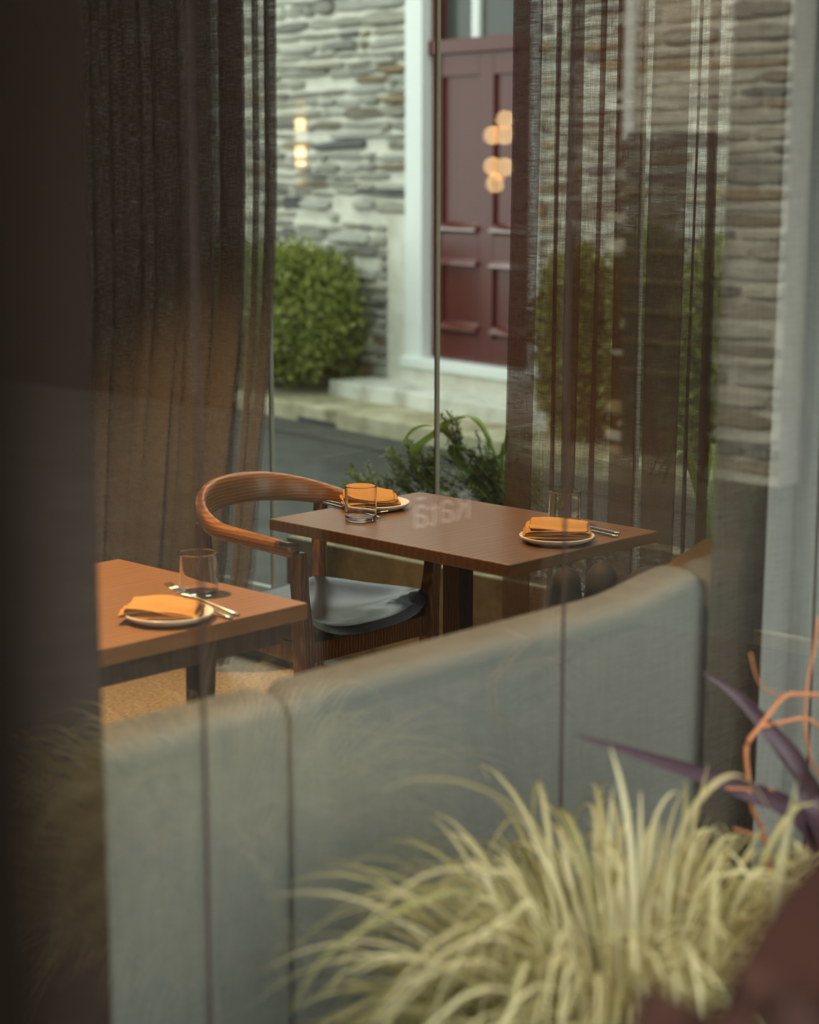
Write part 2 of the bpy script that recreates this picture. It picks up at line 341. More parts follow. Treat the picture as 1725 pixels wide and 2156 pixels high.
# stones: a few shared rough blocks, scaled
rs = random.Random(3); stone_meshes = []
def rough_block(rs):
    """unit block: x along, y out, z up, with an uneven face whose underside is undercut"""
    nx = 4; vs = []; fs = []
    tl, tr_ = rs.uniform(.0, .3), rs.uniform(.0, .3)
    def hgt(i, top):
        e = 1.0 if 0 < i < nx else .72
        return (.5 * e + rs.uniform(-.10, .08)) * (1 if top else -1)
    tops = [hgt(i, 1) for i in range(nx + 1)]; bots = [hgt(i, 0) for i in range(nx + 1)]
    for i in range(nx + 1):
        x = i / nx - .5; x += rs.uniform(-.04, .04); e = .72 if i in (0, nx) else 1
        vs += [(x, 0, tops[i]), (x, rs.uniform(.55, .8) * e, tops[i] * .80), (x, rs.uniform(.8, 1.05) * e, bots[i] * .45), (x, 0, bots[i])]
    for i in range(nx):
        a = i * 4; b = a + 4
        for k in range(3): fs.append((a + k, b + k, b + k + 1, a + k + 1))
    fs.append((0, 1, 2, 3)); fs.append((nx * 4 + 3, nx * 4 + 2, nx * 4 + 1, nx * 4)); return vs, fs
for i in range(14):
    vs, fs = rough_block(rs); me = bpy.data.meshes.new('stone'); me.from_pydata(vs, [], fs); me.materials.append(M['stone']); me.update(); stone_meshes.append((me, vs, fs))
RW = Matrix((U, NN, Vector((0, 0, 1)))).transposed()
zc = .12; stuff = MB(); cand = []
while zc < 3.5:
    h = rs.choice([.035, .045, .05, .06, .06, .075, .095])
    spans = [(S0, S1)] if zc > 3.08 else [(S0, sFR), (sFL if zc > 1.26 else sQ, S1)]
    for sa, sb in spans:
        s = sa + rs.uniform(0, .02)
        while s < sb - .04:
            l = rs.choice([.10, .16, .22, .30, .40, .50]) * rs.uniform(.85, 1.2); hh = h * rs.uniform(.75, 1.15)
            if s + l > sb - .06: l = sb - s
            if rs.random() > .05: cand.append((s + l / 2, zc + h / 2 + rs.uniform(-.012, .012), l * .97, hh * .95, rs.choice([.015, .03, .045, .06]), rs.randrange(14), rs.uniform(-.035, .035)))
            s += l + rs.uniform(.005, .03)
    zc += h + rs.uniform(.004, .014)
a0, a1 = on_wall(575, 400)[0] + .15, sFL + .2
main = [c for c in cand if a1 - .3 < c[0] < a0 and c[1] < 3.1]
main.sort(key=lambda c: c[2] * c[3], reverse=True); sel = set(main[:290])
for c in cand:
    me, vs, fs = stone_meshes[c[5]]
    if c in sel:
        o = bpy.data.objects.new('stone', me); COL.objects.link(o); o.parent = wall
        T = Matrix.Translation(wp(c[0], 0, c[1]) - wall.location) @ RW.to_4x4() @ Matrix.Rotation(c[6], 4, 'Y') @ Matrix.Diagonal((c[2], c[4], c[3], 1))
        o.matrix_basis = T
    else:
        T = Matrix.Translation(wp(c[0], 0, c[1])) @ RW.to_4x4() @ Matrix.Rotation(c[6], 4, 'Y') @ Matrix.Diagonal((c[2], c[4], c[3], 1))
        stuff.add([T @ Vector(p) for p in vs], fs)
stuff.build('small_stones', M['stone'], wall, kind='stuff')

# door
door = bpy.data.objects.new('door_1', None); COL.objects.link(door); door.location = wp((sDL + sDR) / 2, 0, .3); door['kind'] = 'structure'
zb = on_wall(900, 752)[1]; zt = 2.30
WB('door_frame', (sDL, sFL + .01, -.12, .03, zb - .06, 3.1), M['whitepaint'], door, .006)
WB('door_frame', (sFR - .01, sDR, -.12, .03, zb - .06, 3.1), M['whitepaint'], door, .006)
WB('door_sill', (sFR - .02, sFL + .02, -.12, .07, zb - .075, zb - .005), M['whitepaint'], door, .01)
WB('door_leaf', (sDR, sDL, -.16, -.08, zb, zt), M['redpaint'], door)
# stiles, rails stand proud; panel ledges have a sky highlight built into their paint
def col_s(px): return on_wall(px, 500, -.08)[0]
cols = [(col_s(1012), col_s(938)), (sDR + .06, col_s(1046))]
wid = (sDL - sDR)
WB('door_stile', (cols[0][1] + .01, sDL, -.08, -.055, zb, zt), M['redpaint'], door, .004)
WB('door_stile', (cols[1][1] + .01, cols[0][0] - .01, -.08, -.055, zb, zt), M['redpaint'], door, .004)
WB('door_stile', (sDR, cols[1][0] - .01, -.08, -.055, zb, zt), M['redpaint'], door, .004)
zl = [on_wall(960, y, -.05)[1] for y in (480, 552, 690)]
for c0, c1 in cols:
    for za, zb_ in ((zb, zl[2] - .05), (zl[1] - .03, zl[0] - .035), (zt - .14, zt)):
        WB('door_rail', (c0 - .01, c1 + .01, -.08, -.055, za, zb_), M['redpaint'], door, .004)
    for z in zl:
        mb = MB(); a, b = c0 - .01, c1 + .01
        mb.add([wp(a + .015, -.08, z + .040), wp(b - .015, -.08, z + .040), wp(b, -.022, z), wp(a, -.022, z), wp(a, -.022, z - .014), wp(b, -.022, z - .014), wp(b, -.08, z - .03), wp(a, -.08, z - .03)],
               [(0, 1, 2, 3), (3, 2, 5, 4), (4, 5, 6, 7), (0, 3, 4, 7), (1, 6, 5, 2)]).build('panel_ledge', M['highlight_red'], door)
WB('transom_rail', (sDR, sDL, -.16, -.02, zt, zt + .09), M['redpaint'], door, .006)
WB('transom_pane', (sDR + .03, sDL - .05, -.14, -.12, zt + .09, 3.05), M['darkglass'], door)
WB('transom_bar', (col_s(1003), col_s(988), -.12, -.09, zt + .09, 3.05), M['whitepaint'], door)
WB('transom_frame', (sDL - .06, sDL, -.16, -.05, zt, 3.1), M['redpaint'], door)
# steps and kerb
WB('trim_2', (S0, on_wall(700, 800, .35)[0], 0, .38, .06, .18), M['stepstone'], None, .012, kind='structure')
WB('trim_3', (S0, S1, 0, .82, -.05, .08), M['kerb'], None, .015, kind='structure')
WB('trim_4', (S0, S1, .82, 1.12, -.052, -.03), M['lane'], None, .006, kind='structure')
for px, w_ in ((668, .42),):
    s = on_wall(px, 900, .82)[0]; WB('drain_opening', (s - w_ / 2, s + w_ / 2, .815, .828, -.04, .0), M['black'], None, label='long dark drain slot low in the mossy kerb face', cat='drain')

# ================================================================== what the front glass mirrors: the lane behind the photographer
# painted facade joins the stone wall, then a stone pier, a white-edged red doorway and a dark facade
B('wall_side', (8.6, -1.9, -.05), (9.0, 4.0, 5), M['facade'], kind='structure')
pier = bpy.data.objects.new('wall_pier', None); COL.objects.link(pier); pier.location = (8.4, -2.3, 0); pier['kind'] = 'structure'
B('mortar_backing', (8.4, -2.86, -.05), (8.8, -1.9, 4.2), M['mortar'], pier)
mb = MB(); z = 0
rs = random.Random(5)
while z < 3.8:
    h = rs.choice([.04, .05, .07, .10]); y = -2.86 - rs.random() * .2
    while y < -1.95:
        l = min(rs.uniform(.2, .75), -1.9 - y); vs, fs = rough_block(rs); d = rs.uniform(.015, .05)
        mb.add([(8.4 - p[1] * d, y + l / 2 - p[0] * l * .96, z + h / 2 + p[2] * h * .94) for p in vs], fs); y += l + .02
    z += h + .012
mb.build('small_stones', M['stone'], pier, kind='stuff')
lv = empty('louvre_screen', (8.3, -2.6, -.05), 'dark slatted screen with pale slat edges, mirrored in the front glass over the curtain', 'screen')
B('screen_frame', (8.27, -2.84, -.05), (8.30, -2.28, 1.78), M['black'], lv)
for k in range(8):
    z = atx(1460, 335 + 64 * k, 8.3).z - .02; B('slat', (8.225, -2.82, z), (8.27, -2.32, z + .022), M['taupe'], lv)
B('trim_5', (8.34, -2.92, 1.75), (8.44, -2.86, 5), M['whitepaint'], kind='structure')
B('door_2', (8.42, -4.5, -.05), (8.5, -2.92, 5), M['dullred'], kind='structure')
B('wall_corner', (8.42, -14, -.05), (8.8, -4.5, 5), M['facade'], kind='structure')
lc = aty(637, 262, 9.0); ly = 2 * GY - 9.0; lc.x
wl = empty('wall_lantern', (8.40, ly, 1.5), 'small lit wall lantern mirrored over the stone wall beside the curtain edge', 'lantern')
B('lantern_body', (8.36, ly - .05, 1.46), (8.42, ly + .05, 2.02), M['brass'], wl)
for py in (262, 320, 344):
    q = aty(637, py, 2 * GY - ly); B('lantern_window', (8.345, ly - .035, q.z - (.035 if py != 344 else .015)), (8.36, ly + .035, q.z + (.035 if py != 344 else .015)), M['lamp'], wl)
# sign board standing in the lane behind the photographer; only its mirror image shows
sc = aty(929, 1075, 4.0); sgx, sgz = sc.x, sc.z; SY = 2 * GY - 4.0
sign = empty('sign_board', (sgx, SY, -.05), 'black board with white lettering seen only as a reversed reflection over the table', 'sign')
B('board', (sgx - .5, SY - .03, 0 - .05), (sgx + .5, SY, .78), M['black'], sign, .004)
tc_ = bpy.data.curves.new('lettering', 'FONT'); tc_.body = 'R\u0101t\u0101'; tc_.size = .134; tc_.align_x = 'CENTER'; tc_.align_y = 'CENTER'; tc_.extrude = .002
to = bpy.data.objects.new('lettering', tc_); COL.objects.link(to); to.parent = sign
to.location = (0, .004, sgz + .05); to.rotation_euler = (R(90), 0, R(180)); tc_.materials.append(M['white'])
bpy.context.view_layer.update()
lm = bpy.data.meshes.new_from_object(to.evaluated_get(bpy.context.evaluated_depsgraph_get())); lo_ = bpy.data.objects.new('lettering', lm); COL.objects.link(lo_); lo_.parent = sign; lo_.location = to.location; lo_.rotation_euler = to.rotation_euler
bpy.data.objects.remove(to); lo_.name = 'lettering'

# ================================================================== PLANTER beyond the far glass
pl = empty('concrete_planter', (4.62, 3.6, -.05), 'tan concrete planter wall behind the far glass, below the shrubs', 'planter')
B('planter_wall', (4.42, .6, -.05), (4.455, 4.86, .335), M['concrete'], pl, .008)
B('planter_wall', (4.455, 4.76, -.05), (5.25, 4.86, .33), M['concrete'], pl, .008)
B('planter_wall', (5.15, .6, -.05), (5.25, 4.76, .33), M['concrete'], pl, .008)
B('soil', (4.455, .6, -.05), (5.15, 4.76, .31), M['soil'], pl)
mb = MB(); rs = random.Random(8)
for i in range(900):
    c = Vector((rs.uniform(4.54, 5.13), rs.uniform(3.0, 4.74), .315)); r = rs.uniform(.006, .016)
    mb.add([c + Vector(p) * r for p in ((1, 0, 0), (0, 1, 0), (-1, 0, 0), (0, -1, 0), (0, 0, .8), (0, 0, -.5))], [(0, 1, 4), (1, 2, 4), (2, 3, 4), (3, 0, 4), (1, 0, 5), (2, 1, 5), (3, 2, 5), (0, 3, 5)])
mb.build('gravel', M['pebble'], pl, smooth=True, kind='stuff')

def leaf(mb, p, d, l, w_, up=Vector((0, 0, 1))):
    d = d.normalized(); a = d.cross(up); a = a.normalized() if a.length > .01 else Vector((1, 0, 0)); n = a.cross(d)
    mb.add([p, p + d * l * .45 + a * w_ / 2, p + d * l + n * -.1 * l, p + d * l * .45 - a * w_ / 2, p + d * l * .5 + n * w_ * .15], [(0, 1, 4), (1, 2, 4), (2, 3, 4), (3, 0, 4)])
def rdir(rs, z0=-.3): 
    while 1:
        v = Vector((rs.uniform(-1, 1), rs.uniform(-1, 1), rs.uniform(-1, 1)))
        if .1 < v.length < 1: return v.normalized()
def bush(c, rad, n, label, seed, group='leafy bushes against the stone wall', lsz=.052):
    rs = random.Random(seed); o = empty('leafy_bush', (c[0], c[1], c[2] - rad[2]), label, 'bush', group)
    mb = MB(); st = MB()
    lumps = [(rdir(rs), rs.uniform(-.10, .22)) for _ in range(40)]
    for i in range(n):
        d = rdir(rs); k = rs.uniform(.0, 1.0) ** .3 + max(-.1, rs.gauss(0, .05)) + sum(a for v_, a in lumps if v_.dot(d) > .86) * .8
        boxy = 1 / max(abs(d.x), abs(d.y), abs(d.z)) ** .55
        p = Vector((c[0] + d.x * rad[0] * k * boxy, c[1] + d.y * rad[1] * k * boxy, c[2] + d.z * rad[2] * k * boxy))
        if p.z < c[2] - rad[2] * 1.0: continue
        leaf(mb, p, (d + rdir(rs) * .9 + Vector((0, 0, .3))), lsz * rs.uniform(.7, 1.3), lsz * .5, rdir(rs))
    for i in range(26):
        d = rdir(rs); d.z = abs(d.z) + .3; p0 = Vector((c[0], c[1], c[2] - rad[2])); q = p0 + Vector((d.x * rad[0] * .8, d.y * rad[1] * .8, d.z * rad[2] * 1.2))
        st.tube([p0, (p0 + q) / 2 + rdir(rs) * .04, q], [.014, .009, .003], 5)
    mb.build('foliage', M['bush'], o, kind='stuff'); st.build('stems', M['stem'], o); return o
def bushat(px0, px1, py0, py1, dep, **k):
    s0, zt_ = on_wall(px0, py0, dep); s1, _ = on_wall(px1, py0, dep); hh = (zt_ - .08) / 2
    cc = wp((s0 + s1) / 2, dep, .08 + hh); r_ = abs(s0 - s1) / 2
    return bush(cc, (r_ * .72, r_ * .8, hh * .92), **k)
bushat(490, 722, 505, 838, .36, n=15000, label='rounded green bush against the stone wall left of the steps', seed=1)
bushat(1165, 1290, 545, 800, .4, n=8000, label='green hedge bush seen through the curtain right of the red door', seed=2)
bushat(1312, 1420, 540, 800, .4, n=7000, label='green hedge bush seen through the wide middle folds of the curtain', seed=4)
bushat(1450, 1600, 535, 800, .4, n=7000, label='green hedge bush seen through the curtain beside its right edge', seed=6)

def hebe(base, tips, label, seed):
    rs = random.Random(seed); o = empty('hebe_shrub', base, label, 'shrub', 'small-leaved shrubs in the planter'); mb = MB(); st = MB(); base = Vector(base)
    for tip in tips:
        tip = Vector(tip); mid = (base + tip) / 2 + Vector((rs.uniform(-.03, .03), rs.uniform(-.03, .03), .04))
        main_ = catmull([base, mid, tip], 8); st.tube(main_, [.005 - .0035 * i / len(main_) for i in range(len(main_))], 5)
        subs = [main_[len(main_) // 2:]]
        for k in range(5):
            q = main_[rs.randrange(len(main_) // 3, len(main_) - 1)]; e = q + (rdir(rs) * .6 + (tip - base).normalized() * .7 + Vector((0, 0, .5))).normalized() * rs.uniform(.06, .12)
            sp = catmull([q, (q + e) / 2 + rdir(rs) * .008, e], 7); st.tube(sp, .0017, 4); subs.append(sp)
        for sp in subs:
            for i, p in enumerate(sp):
                t = (sp[min(i + 1, len(sp) - 1)] - sp[max(0, i - 1)]).normalized(); a = t.cross(rdir(rs)).normalized()
                for k in range(3):
                    b = Matrix.Rotation(k * math.pi * .667, 3, t) @ a
                    leaf(mb, p, b + t * .8, rs.uniform(.018, .028), .008, t)
    mb.build('foliage', M['hebe'], o, kind='stuff'); st.build('stems', M['stem'], o); return o
X1 = 4.75
def hx(px, py, X=X1): return atx(px, py, X)
hebe((4.72, 4.45, .27), [hx(740, 990), hx(760, 1010), hx(790, 1030), hx(735, 1035, 4.65)], 'low drooping shrub sprig at the left end of the planter', 1)
hebe((4.75, 4.2, .27), [hx(810, 960), hx(830, 965), hx(855, 950), hx(800, 1000), hx(870, 975), hx(840, 990)], 'small-leaved shrub in the planter between the sprig and the glass joint', 2)
hebe((4.8, 3.9, .27), [hx(935, 905), hx(955, 915), hx(945, 935), hx(920, 950), hx(895, 965), hx(965, 960), hx(905, 990)], 'taller small-leaved shrub in the planter behind the glass joint', 3)
hebe((4.75, 3.55, .27), [hx(1030, 1000), hx(1050, 985), hx(1010, 1040), hx(990, 1030)], 'low shrub in the planter beside the left edge of the curtain', 4)

def ribbon(pts, wid, side=None, fold=.25, thick=0):
    """leaf blade along pts; wid(t); slightly V-folded"""
    mb = MB(); mb.uv = []; n = len(pts)
    for i, p in enumerate(pts):
        t = (pts[min(i + 1, n - 1)] - pts[max(i - 1, 0)]).normalized(); s_ = side(i / (n - 1)) if side else t.cross(Vector((0, 0, 1)))
        s_ = (s_ - t * s_.dot(t)).normalized(); nn = s_.cross(t); w_ = wid(i / (n - 1))
        mb.v += [p - s_ * w_ / 2, p - nn * w_ * fold, p + s_ * w_ / 2]; mb.uv += [(0, 0), (.5, 0), (1, 0)]
        if i: k = 3 * i; mb.f += [(k - 3, k - 2, k + 1, k), (k - 2, k - 1, k + 2, k + 1)]
    return mb
def strap_plant(name, base, leaves, label, m, wmax, cat='plant', group=None, face=None):
    o = empty(name, base, label, cat, group)
    for L_ in leaves:
        pts = catmull([Vector(base)] + [Vector(q) for q in L_], 6)
        ribbon(pts, lambda t: wmax * (min(1, .45 + t * 2.2) if t < .4 else 1) * (1 - max(0, t - .4) / .6) ** .7 + .001, side=(lambda t: face) if face else None).build('leaf', m, o, smooth=True)
    return o
strap_plant('strap_leaf_plant', (4.72, 3.78, .27), [
    [hx(888, 990), hx(925, 905), hx(975, 878), hx(1010, 890), hx(1040, 950), hx(1060, 1010)],
    [hx(990, 1000), hx(960, 930), hx(915, 896), hx(870, 905), hx(838, 950)],
    [hx(960, 965), hx(1000, 945), hx(1036, 948)],
    [hx(895, 1010), hx(930, 985), hx(990, 975)]], 'tall arching strap leaves rising behind the far corner of the table', M['strap'], .030, face=RIGHT)
strap_plant('strap_leaf_plant', (4.7, 3.58, .27), [
    [hx(1035, 1000), hx(1015, 962), hx(995, 960), hx(990, 975)], [hx(1050, 1010), hx(1062, 950), hx(1070, 900)],
    [hx(1045, 1030), hx(1055, 990), hx(1058, 930)], [hx(1020, 1040), hx(1000, 990), hx(985, 970)],
    [hx(1060, 1040), hx(1080, 980), hx(1110, 960)], [hx(1020, 1045), hx(1022, 1000), hx(1025, 965), hx(1040, 960)]], 'upright dark strap leaves against the left edge of the curtain', M['strap'], .026, face=RIGHT)
rs = random.Random(12)
for i, (cy, lab) in enumerate([(3.28, 'strap-leaved plant seen through the narrow folds left of the wide curtain fold'), (2.95, 'strap-leaved plant seen through the curtain behind the table end'), (2.62, 'strap-leaved plant seen through the curtain near its right edge')]):
    ls = []
    for k in range(11):
        a = rs.uniform(0, 2 * math.pi); r_ = rs.uniform(.12, .34); h_ = rs.uniform(.3, .62); b = Vector((4.8, cy, .27))
        ls.append([b + Vector((math.cos(a) * r_ * .3, math.sin(a) * r_ * .3, h_ * .6)), b + Vector((math.cos(a) * r_ * .7, math.sin(a) * r_ * .7, h_)), b + Vector((math.cos(a) * r_ * 1.3, math.sin(a) * r_ * 1.3, h_ * rs.uniform(.5, .9)))])
    strap_plant('strap_leaf_plant', (4.8, cy, .27), ls, lab, M['strap'], .03, group='strap plants behind the curtain')
for px, ph, r_, lab in ((1192, 1192, .045, 'dark round-topped pot against the foot of the curtain, leftmost under the table top'), (1268, 1183, .045, 'dark round-topped pot against the foot of the curtain, middle of the three'), (1378, 1192, .080, 'widest dark round-topped pot, against the curtain just above the banquette')):
    c = atx(px, ph, 3.80); z1 = c.z; o = MB().lathe([(.001, z1), (r_ * .5, z1 - .008), (r_ * .85, z1 - .03), (r_, z1 - .09), (r_ * .95, 0), (.001, 0)], (3.80, c.y, 0), 28).build('dome_pot', M['pot'], smooth=True)
    tag(o, lab, 'pot', 'dark pots at the foot of the curtain')

# ================================================================== CURTAINS
def drape(name, path_fn, zs, m, label, group=None, parent=None):
    """vertical cloth: path_fn(z) gives the plan line [(x,y)...] at height z"""
    rows = [path_fn(z) for z in zs]; n = len(rows[0]); mb = MB()
    for z, r_ in zip(zs, rows): mb.v += [Vector((x, y, z)) for x, y in r_]
    for i in range(len(zs) - 1):
        for j in range(n - 1): a = i * n + j; mb.f.append((a, a + 1, a + n + 1, a + n))
    return mb.build(name, m, smooth=True, label=label, cat='curtain', group=group)
ZS = [.02 + 2.74 * i / 16 for i in range(17)]
XC = 3.95
# folds of the right far curtain as (px left, px right, layers) read at one height, in world y
def yb(px, py=300, X=XC): return atx(px, py, X).y
segs = [(1079, 1136, 3), (1136, 1173, 1), (1173, 1180, 3), (1180, 1200, 1), (1200, 1226, 3), (1226, 1261, 1), (1261, 1270, 3), (1270, 1301, 1), (1301, 1352, 3), (1352, 1374, 1), (1374, 1446, 3), (1446, 1466, 1), (1466, 1471, 3), (1471, 1496, 1), (1496, 1513, 5), (1513, 1545, 1), (1545, 1600, 3), (1600, 1680, 1)]
def right_path(z):
    fl = (1.6 - z) * .010; pts = []
    x = XC
    for k, (a, b, nl) in enumerate(segs):
        g = (k / len(segs)); ya, yb_ = yb(a) + fl * (1 - g * .4) + .004 * math.sin(z * 3 + k), yb(b) + fl * (1 - g * .4) + .004 * math.sin(z * 2.3 + k * 2)
        if nl == 1:
            for t in (0, .25, .5, .75, 1): pts.append((x - .012 * math.sin(t * math.pi * 1.0), lerp(ya, yb_, t)))
        else:
            d = -.0035
            for l in range(nl):
                p, q = (ya, yb_) if l % 2 == 0 else (yb_, ya)
                for t in (0, .12, .5, .88, 1): pts.append((x + d * l + d * .45 * (t if t < 1 else .95) + (.004 if t in (.12, .88) else 0), lerp(p, q, t)))
            pts.append((x + d * nl * .5, yb_ - .0015)); x = XC
    return pts
drape('curtain', right_path, ZS, M['sheer'], 'brown linen sheer curtain in narrow folds right of the open window, behind the table', 'linen curtains at the far window')
segL = [(583, 561, 3), (561, 548, 1), (548, 536, 3), (536, 519, 1), (519, 470, 5), (470, 455, 3), (455, 400, 5), (400, 380, 5), (380, 330, 5), (330, 300, 5), (300, 240, 5), (240, 200, 5), (200, 120, 5), (120, 60, 5), (60, -40, 5)]
XL = 3.93
def left_path(z):
    # right edge swings left towards the hem
    fl = interp(z, [(0, .25), (.15, .165), (.3, .11), (.5, .095), (.74, .072), (1.1, .03), (1.5, .0), (2.8, -.015)]); pts = []
    for k, (a, b, nl) in enumerate(segL):
        g = 1 - k / len(segL); y0_, y1_ = yb(a, 300, XL) + fl * g, yb(b, 300, XL) + fl * (1 - (k + 1) / len(segL))
        wob = .03 * max(0, 1 - z / 1.2); x0_ = XL - wob * (1 + math.sin(k * 1.7)) * .8
        if nl == 1:
            for t in (0, .2, .5, .8, 1): pts.append((x0_ - .01 * math.sin(t * math.pi), lerp(y0_, y1_, t)))
        else:
            d = -.004 - wob * .5
            for l in range(nl):
                p, q = (y0_, y1_) if l % 2 == 0 else (y1_, y0_)
                for t in (0, .12, .5, .88, 1): pts.append((x0_ + d * l + d * .45 * (t if t < 1 else .95) - .014 * math.sin(math.pi * t) * (.5 + .5 * math.sin(k * 2.3)), lerp(p, q, t)))
            pts.append((x0_ + d * nl * .5, y1_ + .0015))
    return pts
drape('curtain', left_path, ZS, M['sheer_hazed'], 'brown linen curtain pulled back left of the open window, behind the chair', 'linen curtains at the far window')
# front curtain, just inside the front glass, at the right
xn = lambda px, py=1000: aty(px, py, 1.80).x
knots = [(1641, 1.800), (1655, 1.782), (1680, 1.786), (1700, 1.800), (1703, 1.87), (1714, 1.87), (1718, 1.795), (1740, 1.780), (1770, 1.79), (1790, 1.83), (1800, 1.80), (1850, 1.78), (1880, 1.83), (1900, 1.79), (1960, 1.79), (2000, 1.83), (2060, 1.79)]
def near_path(z):
    sh = (1.14 - z) * -.018
    return [(xn(a) + sh, b + .02) for a, b in knots]
ZN = [.01 + 2.75 * i / 12 for i in range(13)]
drape('curtain', near_path, ZN, M['neardrape'], 'pale grey linen curtain hanging inside the front glass at the right edge')
knots2 = [(1506, 1.842), (1525, 1.835), (1560, 1.845), (1590, 1.852), (1606, 1.848), (1612, 1.858), (1640, 1.856), (1668, 1.85)]  # dark fold of the front curtain, split off with its shade as colour
def shaded_fold_path(z):
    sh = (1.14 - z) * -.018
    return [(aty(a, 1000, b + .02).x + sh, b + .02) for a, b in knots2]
drape('curtain', shaded_fold_path, ZN, M['taupe'], 'linen curtain fold with shade painted in as taupe, between the banquette end and the pale grey curtain')

# pillar inside the front glass, left
B('trim_6', (.25, 1.80, 0), (1.335, 2.0, 2.78), M['pillar'], kind='structure')

# ================================================================== BANQUETTE
bq = empty('banquette', (1.7, 2.2, 0), 'long grey linen banquette whose back stands against the front glass', 'banquette')
def panel(x0, x1, zt0, zt1, y0=1.885, y1=1.995):
    mb = MB(); n = 24; rr = []
    for i in range(n + 1):
        t = i / n; x = lerp(x0, x1, t); zt = lerp(zt0, zt1, smoothstep((t - .74) / .26)); e = min(t, 1 - t) * (x1 - x0); inset = max(0, .016 - e) * 1.0
        y0_, y1_, ztt = y0 + inset, y1 - inset, zt - inset
        rr.append([(x, y0_, 0.02), (x, y0_, ztt - .03), (x, y0_ + .009, ztt - .009), (x, y0_ + .03, ztt), (x, y1_ - .03, ztt), (x, y1_ - .009, ztt - .009), (x, y1_, ztt - .03), (x, y1_, .02)])
    # extra rings close to the ends for a rolled edge
    return mb.rings(rr)
for a, b, z0_, z1_ in ((1.385, 1.729, .905, .905), (1.737, 2.735, .905, .932), (2.751, 3.6, .925, .925)):
    panel(a, b, z0_, z1_).build('back_panel', M['sofa'], bq, smooth=False, bevel=.006, seg=2)
for a, b in ((1.385, 1.95), (1.96, 2.74), (2.75, 3.6)):
    B('seat_cushion', (a, 1.99, .30), (b, 2.46, .45), M['sofa'], bq, .03)
B('plinth', (1.30, 2.0, 0), (3.6, 2.40, .30), M['darkwood'], bq)

p0, p1 = aty(1436, 1206, 2.06), aty(1505, 1160, 2.06)
mb = MB(); xs = p0.x; sl = (p1.z - p0.z) / (p1.x - p0.x)
mb.rings([[(x, 2.0 + e, .46), (x, 2.12 - e, .46), (x, 2.12 - e, z_ - e), (x, 2.0 + e, z_ - e)] for x, z_, e in ((xs - .22, .70, .05), (xs - .16, p0.z - .16 * sl, .01), (xs + .05, p0.z + .05 * sl, 0), (p1.x + .05, p1.z + .05 * sl, 0), (p1.x + .14, p1.z - .02, .04))])
tag(mb.build('cushion', M['napkin'], smooth=True, bevel=.01), 'ochre cushion whose corner shows above the right end of the banquette back', 'cushion')
# ================================================================== TABLES
TZ = .75
t1 = empty('dining_table', (3.411, 3.108, 0), 'dark walnut table by the far window with a place setting at each end', 'table', 'walnut dining tables')
B('tabletop', (3.136, 2.708, .721), (3.687, 3.509, TZ), M['table'], t1, .003)
MB().bar((3.405, 3.108, .02), (3.405, 3.108, .721), (.055, .055), (.055, .055)).build('pedestal', M['darkwood'], t1, bevel=.003)
B('base_plate', (3.2, 2.88, 0), (3.6, 3.33, .02), M['darkwood'], t1, .004)
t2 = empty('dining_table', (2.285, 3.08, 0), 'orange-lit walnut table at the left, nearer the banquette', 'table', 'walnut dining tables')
M['table2'] = wood('walnut_table_warm_lit', (.18, .080, .023), (.23, .105, .032), (.25, 1.6, 1.6), .45, 9)  # same walnut, warm lamplight put into a lighter, more orange base
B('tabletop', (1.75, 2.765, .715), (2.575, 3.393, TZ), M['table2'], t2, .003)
B('table_rail', (1.80, 2.80, .665), (2.53, 2.82, .715), M['darkwood'], t2)
lp = aty(424, 1340, 2.84)
MB().bar((lp.x - .018, 2.85, 0), (lp.x, 2.84, .715), (.028, .028), (.046, .046)).build('leg', M['darkwood'], t2, bevel=.003)
MB().bar((lp.x - .30, 3.3, 0), (lp.x - .30, 3.3, .715), (.03, .03), (.045, .045)).build('leg', M['darkwood'], t2, bevel=.003)
MB().bar((1.85, 2.85, 0), (1.85, 2.85, .715), (.03, .03), (.045, .045)).build('leg', M['darkwood'], t2, bevel=.003)

# ================================================================== CHAIR
ch = empty('armchair', (3.44, 3.65, 0), 'curved-back wooden armchair with a black leather seat pushed in at the far table', 'chair')
CX, CY, RX, RY = 3.435, 3.72, .265, .245
def rail_frame(a):
    """a in degrees from the near arm (0) round the back (90) to the far arm (180); below 0 and above 180 the arms run straight"""
    if a < 0: x, y, t = CX - RX + .0, CY + a * .0034, Vector((0, 1, 0))
    elif a > 180: x, y, t = CX + RX, CY - (a - 180) * .0034, Vector((0, -1, 0))
    else:
        q = R(a); x, y = CX - RX * math.cos(q), CY + RY * math.sin(q); t = Vector((RX * math.sin(q), RY * math.cos(q), 0)).normalized()
    k = max(0, math.sin(R(max(0, min(180, a))))) ** 1.3
    return Vector((x, y, 0)), t, k
rr = []
for i in range(61):
    a = -78 + 336 * i / 60; c, t, k = rail_frame(a); out = Vector((t.y * -1, t.x, 0)) * 1.0   # outward normal
    zt = .700 + .078 * k; h = .040 + .044 * k; w_ = .040 - .016 * k; lean = .018 * k
    if a < 0 or a > 180:
        q = (-a if a < 0 else a - 180) / 78; zt -= .012 * q; h -= .004 * q
    n = 16; ring = []
    for j in range(n):
        q = 2 * math.pi * j / n; cu, cv = math.cos(q), math.sin(q)
        su = math.copysign(abs(cu) ** .6, cu) * w_ / 2; sv = math.copysign(abs(cv) ** .6, cv) * h / 2
        ring.append(c + out * (su + lean * (sv / h + .5)) + Vector((0, 0, zt - h / 2 + sv)))
    rr.append(ring)
MB().rings(rr).build('arm_rail', M['rail'], ch, smooth=True)
